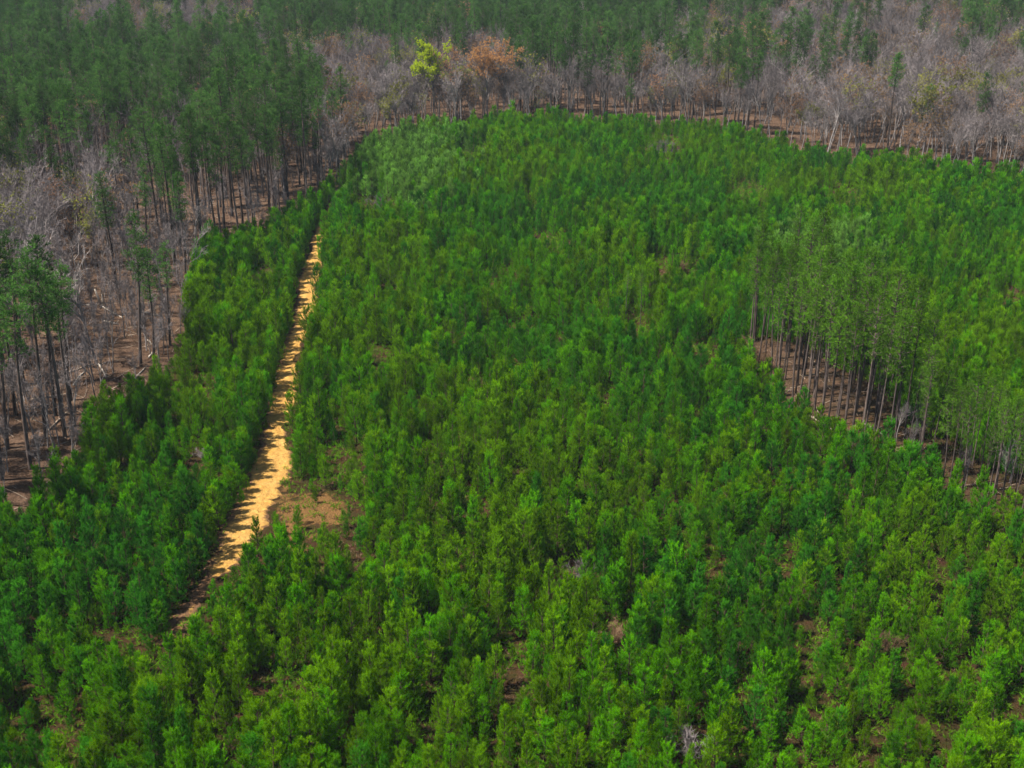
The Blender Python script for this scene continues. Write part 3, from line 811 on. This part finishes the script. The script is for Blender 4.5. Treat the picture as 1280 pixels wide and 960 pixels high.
rng = np.random.default_rng(77); mb = MB()
x, y = jitter_grid(-330, 260, 110, 330, 2.2, 0.5); px, py, d = project(x, y, height(x, y))
m = (inside(STRIP, px, py) | (~inside(PLANTATION, px, py) & (px < 430))) & in_view(px, py, 60) & (RNG.random(len(x)) < 0.55)
for ax, ay in zip(x[m], y[m]):
    a = rng.uniform(0, 3.14); L = rng.uniform(0.8, 4.0); p = np.array([ax, ay, float(height(ax, ay)) + 0.08]); v = np.array([math.cos(a), math.sin(a), rng.uniform(0, 0.22)]) * L
    mb.tube([p, p + v * 0.5 + rng.normal(0, 0.06, 3), p + v], [rng.uniform(0.035, 0.09), 0.04, 0.015], 3)
tag(link('branch_litter', mb.mesh('branch litter', M['log_brown'])), 'grey-brown broken branches strewn over the litter under the tall trees', 'branches', kind='stuff')

# bare bushes in gaps of the plantation
def bush_mesh(seed, mat, H=2.6):
    rng = np.random.default_rng(seed); mb = MB(); P, D = [], []
    for s in range(11):
        a = rng.uniform(0, 6.28); d = unit(np.array([math.cos(a) * 0.6, math.sin(a) * 0.6, 1.0])); p = np.array([0, 0, -0.05]); L = H * rng.uniform(0.6, 1.0)
        pts = [p]
        for q in range(4):
            d = unit(d + rng.normal(0, 0.2, 3)); p = p + d * L / 4; pts.append(p)
            for t in range(9): P.append(p + rng.normal(0, 0.1, 3)); D.append(unit(d + rng.normal(0, 0.7, 3)))
        mb.tube(pts, [0.035, 0.028, 0.02, 0.012, 0.005], 3)
    mb.blades(P, D, 3, 0.65, 0.035, 0.5, rng)
    return mb.mesh('bare bush', mat)
b_brown, b_pale = bush_mesh(50, M['straw']), bush_mesh(51, M['twig_pale'])
b_grey = bush_mesh(52, M['twig'])
for me, px, py, s, lab in (
        (b_grey, 822, 196, 1.9, 'large grey leafless bush in the far part of the clearing, right of centre'),
        (b_grey, 836, 194, 1.5, 'smaller grey leafless bush against the right side of the large grey bush'),
        (b_brown, 332, 350, 1.1, 'brown leafless bush among young pines left of the track'),
        (b_pale, 252, 572, 0.6, 'small whitish dead bush among young pines left of the track'),
        (b_brown, 652, 606, 0.9, 'reddish brown bush in a gap at the centre of the clearing'),
        (b_brown, 850, 342, 1.2, 'reddish brown bush in the gap left of the slender pine strip'),
        (b_brown, 702, 732, 1.1, 'reddish brown bush in a dark gap below the centre'),
        (b_grey, 720, 722, 1.0, 'grey bush right of the reddish bush in the dark gap below centre'),
        (b_brown, 940, 448, 1.5, 'reddish brown bush at the upper left tip of the pine strip'),
        (b_brown, 952, 462, 1.3, 'dark red-brown bush under the first trunks of the pine strip'),
        (b_grey, 470, 262, 1.5, 'pale grey bush among young pines right of the top of the track'),
        (b_grey, 866, 950, 1.1, 'grey bush on the bottom edge right of the centre'),
        (b_brown, 772, 802, 0.9, 'brown bush in a dark gap a fifth of the way up'),
        (b_brown, 1112, 815, 1.0, 'brown bush between thin rows at the lower right')):
    x, y, z = ground_at(px, py); o = link('leafless_bush', me); o.location = (x, y, z); o.scale = (s, s, s); o.rotation_euler[2] = RNG.uniform(0, 6)
    tag(o, lab, 'bush', 'leafless bushes')

# fallen logs
def log_mesh(seed, L, r, mat):
    rng = np.random.default_rng(seed); mb = MB(); n = 7
    pts = np.stack([np.linspace(0, L, n), rng.normal(0, 0.05, n), rng.normal(0, 0.03, n)], 1)
    mb.tube(pts, np.linspace(r, r * 0.55, n), 6)
    for s in range(2):
        a = rng.uniform(0.3, 0.9) * L
        mb.tube([[a, 0, 0], [a + 0.3, rng.normal(0, 0.5), rng.uniform(0.3, 0.7)]], [r * 0.4, 0.02], 6)
    return mb.mesh('fallen log', mat)
LOGS = [(128, 384, 154, 398, 'log', 'long pale fallen log slanting down right at the top of the left litter clearing'),
        (130, 402, 148, 406, 'log', 'short pale log lying just below the long slanting log'),
        (98, 381, 121, 383, 'log', 'thin pale log lying level left of the long slanting log'),
        (124, 456, 133, 472, 'log', 'short white log low in the litter clearing, pointing at the young pines'),
        (91, 482, 108, 462, 'log', 'white log slanting up right near the left edge pines'),
        (164, 478, 182, 460, 'log', 'white log slanting up right at the foot of the pine by young pines'),
        (185, 426, 194, 436, 'log', 'short pale log right of the pine in the litter clearing'),
        (182, 391, 200, 396, 'log', 'pale log lying level right of the pine trunk in the litter clearing'),
        (186, 448, 193, 438, 'log', 'stubby pale log at the right end of the litter clearing'),
        (75, 470, 118, 455, 'log_brown', 'long brown fallen trunk across the litter at left'),
        (40, 500, 92, 492, 'log_brown', 'brown fallen trunk behind the left edge pines'),
        (60, 540, 85, 515, 'log_brown', 'brown fallen trunk close to the left edge young pines'),
        (118, 246, 124, 232, 'log', 'pale log in the shade under upper left pines'),
        (112, 236, 118, 244, 'log', 'shorter pale log beside another in the shade under upper left pines'),
        (1058, 574, 1112, 600, 'log', 'long pale fallen trunk in front of the slender pine strip'),
        (1010, 520, 1040, 538, 'log_brown', 'brown fallen trunk under the slender pines'),
        (1080, 530, 1105, 545, 'log', 'pale log on sandy litter right of the slender pines')]
for k, (x1, y1, x2, y2, mt, lab) in enumerate(LOGS):
    a, b = np.array(ground_at(x1, y1)), np.array(ground_at(x2, y2)); L = min(float(np.linalg.norm(b - a)), 11)
    r = 0.15 if mt == 'log' else 0.16
    o = link('fallen_log', log_mesh(600 + k, L, r, M[mt])); o.location = (a[0], a[1], a[2] + r * 0.8)
    v = (b - a) / np.linalg.norm(b - a); o.rotation_euler = (0, -math.asin(v[2]), math.atan2(v[1], v[0]))
    tag(o, lab, 'log', 'fallen logs')
# a broken snag standing over the logs
x, y, z = ground_at(127, 384); mb = MB()
mb.tube([[0, 0, -0.2], [-0.3, 0, 1.5], [-0.8, 0.1, 3.4]], [0.24, 0.2, 0.13], 6)
mb.tube([[0.25, 0, -0.2], [0.35, 0, 1.2], [0.3, 0.1, 2.4]], [0.18, 0.15, 0.08], 6)
o = link('broken_snag', mb.mesh('broken snag', M['log'])); o.location = (x, y, z)
tag(o, 'broken white tree snag standing at the end of the long slanting log', 'snag')

# ------------------------------------------------------------------ haze
mb = MB()
hx, y0, y1, z0, z1 = 480, -60, 800, -5, 74
c = [(-hx, y0, z0), (hx, y0, z0), (hx, y1, z0), (-hx, y1, z0), (-hx, y0, z1), (hx, y0, z1), (hx, y1, z1), (-hx, y1, z1)]
mb.add(c, [(0, 3, 2, 1), (4, 5, 6, 7), (0, 1, 5, 4), (1, 2, 6, 5), (2, 3, 7, 6), (3, 0, 4, 7)])
hm, nt, out = new_mat('haze')
pv = nt.nodes.new('ShaderNodeVolumePrincipled')
pv.inputs['Color'].default_value = (0.74, 0.89, 1.0, 1); pv.inputs['Density'].default_value = 0.00006
pv.inputs['Density Attribute'].default_value = ''; pv.inputs['Color Attribute'].default_value = ''; pv.inputs['Temperature Attribute'].default_value = ''
nt.links.new(pv.outputs[0], out.inputs['Volume'])
try: hm.cycles.homogeneous_volume = True
except Exception: pass
HAZE = True
if HAZE:
    tag(link('haze', mb.mesh('haze', hm)), 'thin pale haze over the woods', 'haze', kind='stuff')

# ------------------------------------------------------------------ camera, light
cam = bpy.data.cameras.new('camera'); co = link('camera', cam)
cam.sensor_width = 36; cam.lens = 36 * F / 1280; cam.clip_end = 12000; cam.clip_start = 0.5
co.location = (0, 0, CAM_H); co.rotation_euler = (math.pi / 2 - PITCH, 0, 0)
scene.camera = co

EL = math.radians(57); AZ = math.atan2(-0.975, -0.22)            # sun to the far left
sd = Vector((math.sin(AZ) * math.cos(EL), math.cos(AZ) * math.cos(EL), math.sin(EL)))
sun = bpy.data.lights.new('sun', 'SUN'); sun.energy = 4.8; sun.angle = math.radians(0.5); sun.color = (1.0, 0.95, 0.86)
so = link('sun', sun); so.rotation_euler = sd.to_track_quat('Z', 'Y').to_euler(); so.location = (0, 0, 200)
w = bpy.data.worlds.new('World'); scene.world = w; w.use_nodes = True
nt = w.node_tree; bg = nt.nodes['Background']
sky = nt.nodes.new('ShaderNodeTexSky'); sky.sky_type = 'NISHITA'; sky.sun_disc = False
sky.sun_elevation = EL; sky.sun_rotation = AZ
nt.links.new(sky.outputs[0], bg.inputs['Color']); bg.inputs['Strength'].default_value = 0.06

vs = scene.view_settings
vs.view_transform = 'Standard'; vs.look = 'None'; vs.exposure = 1.36; vs.gamma = 1.0; vs.use_curve_mapping = False
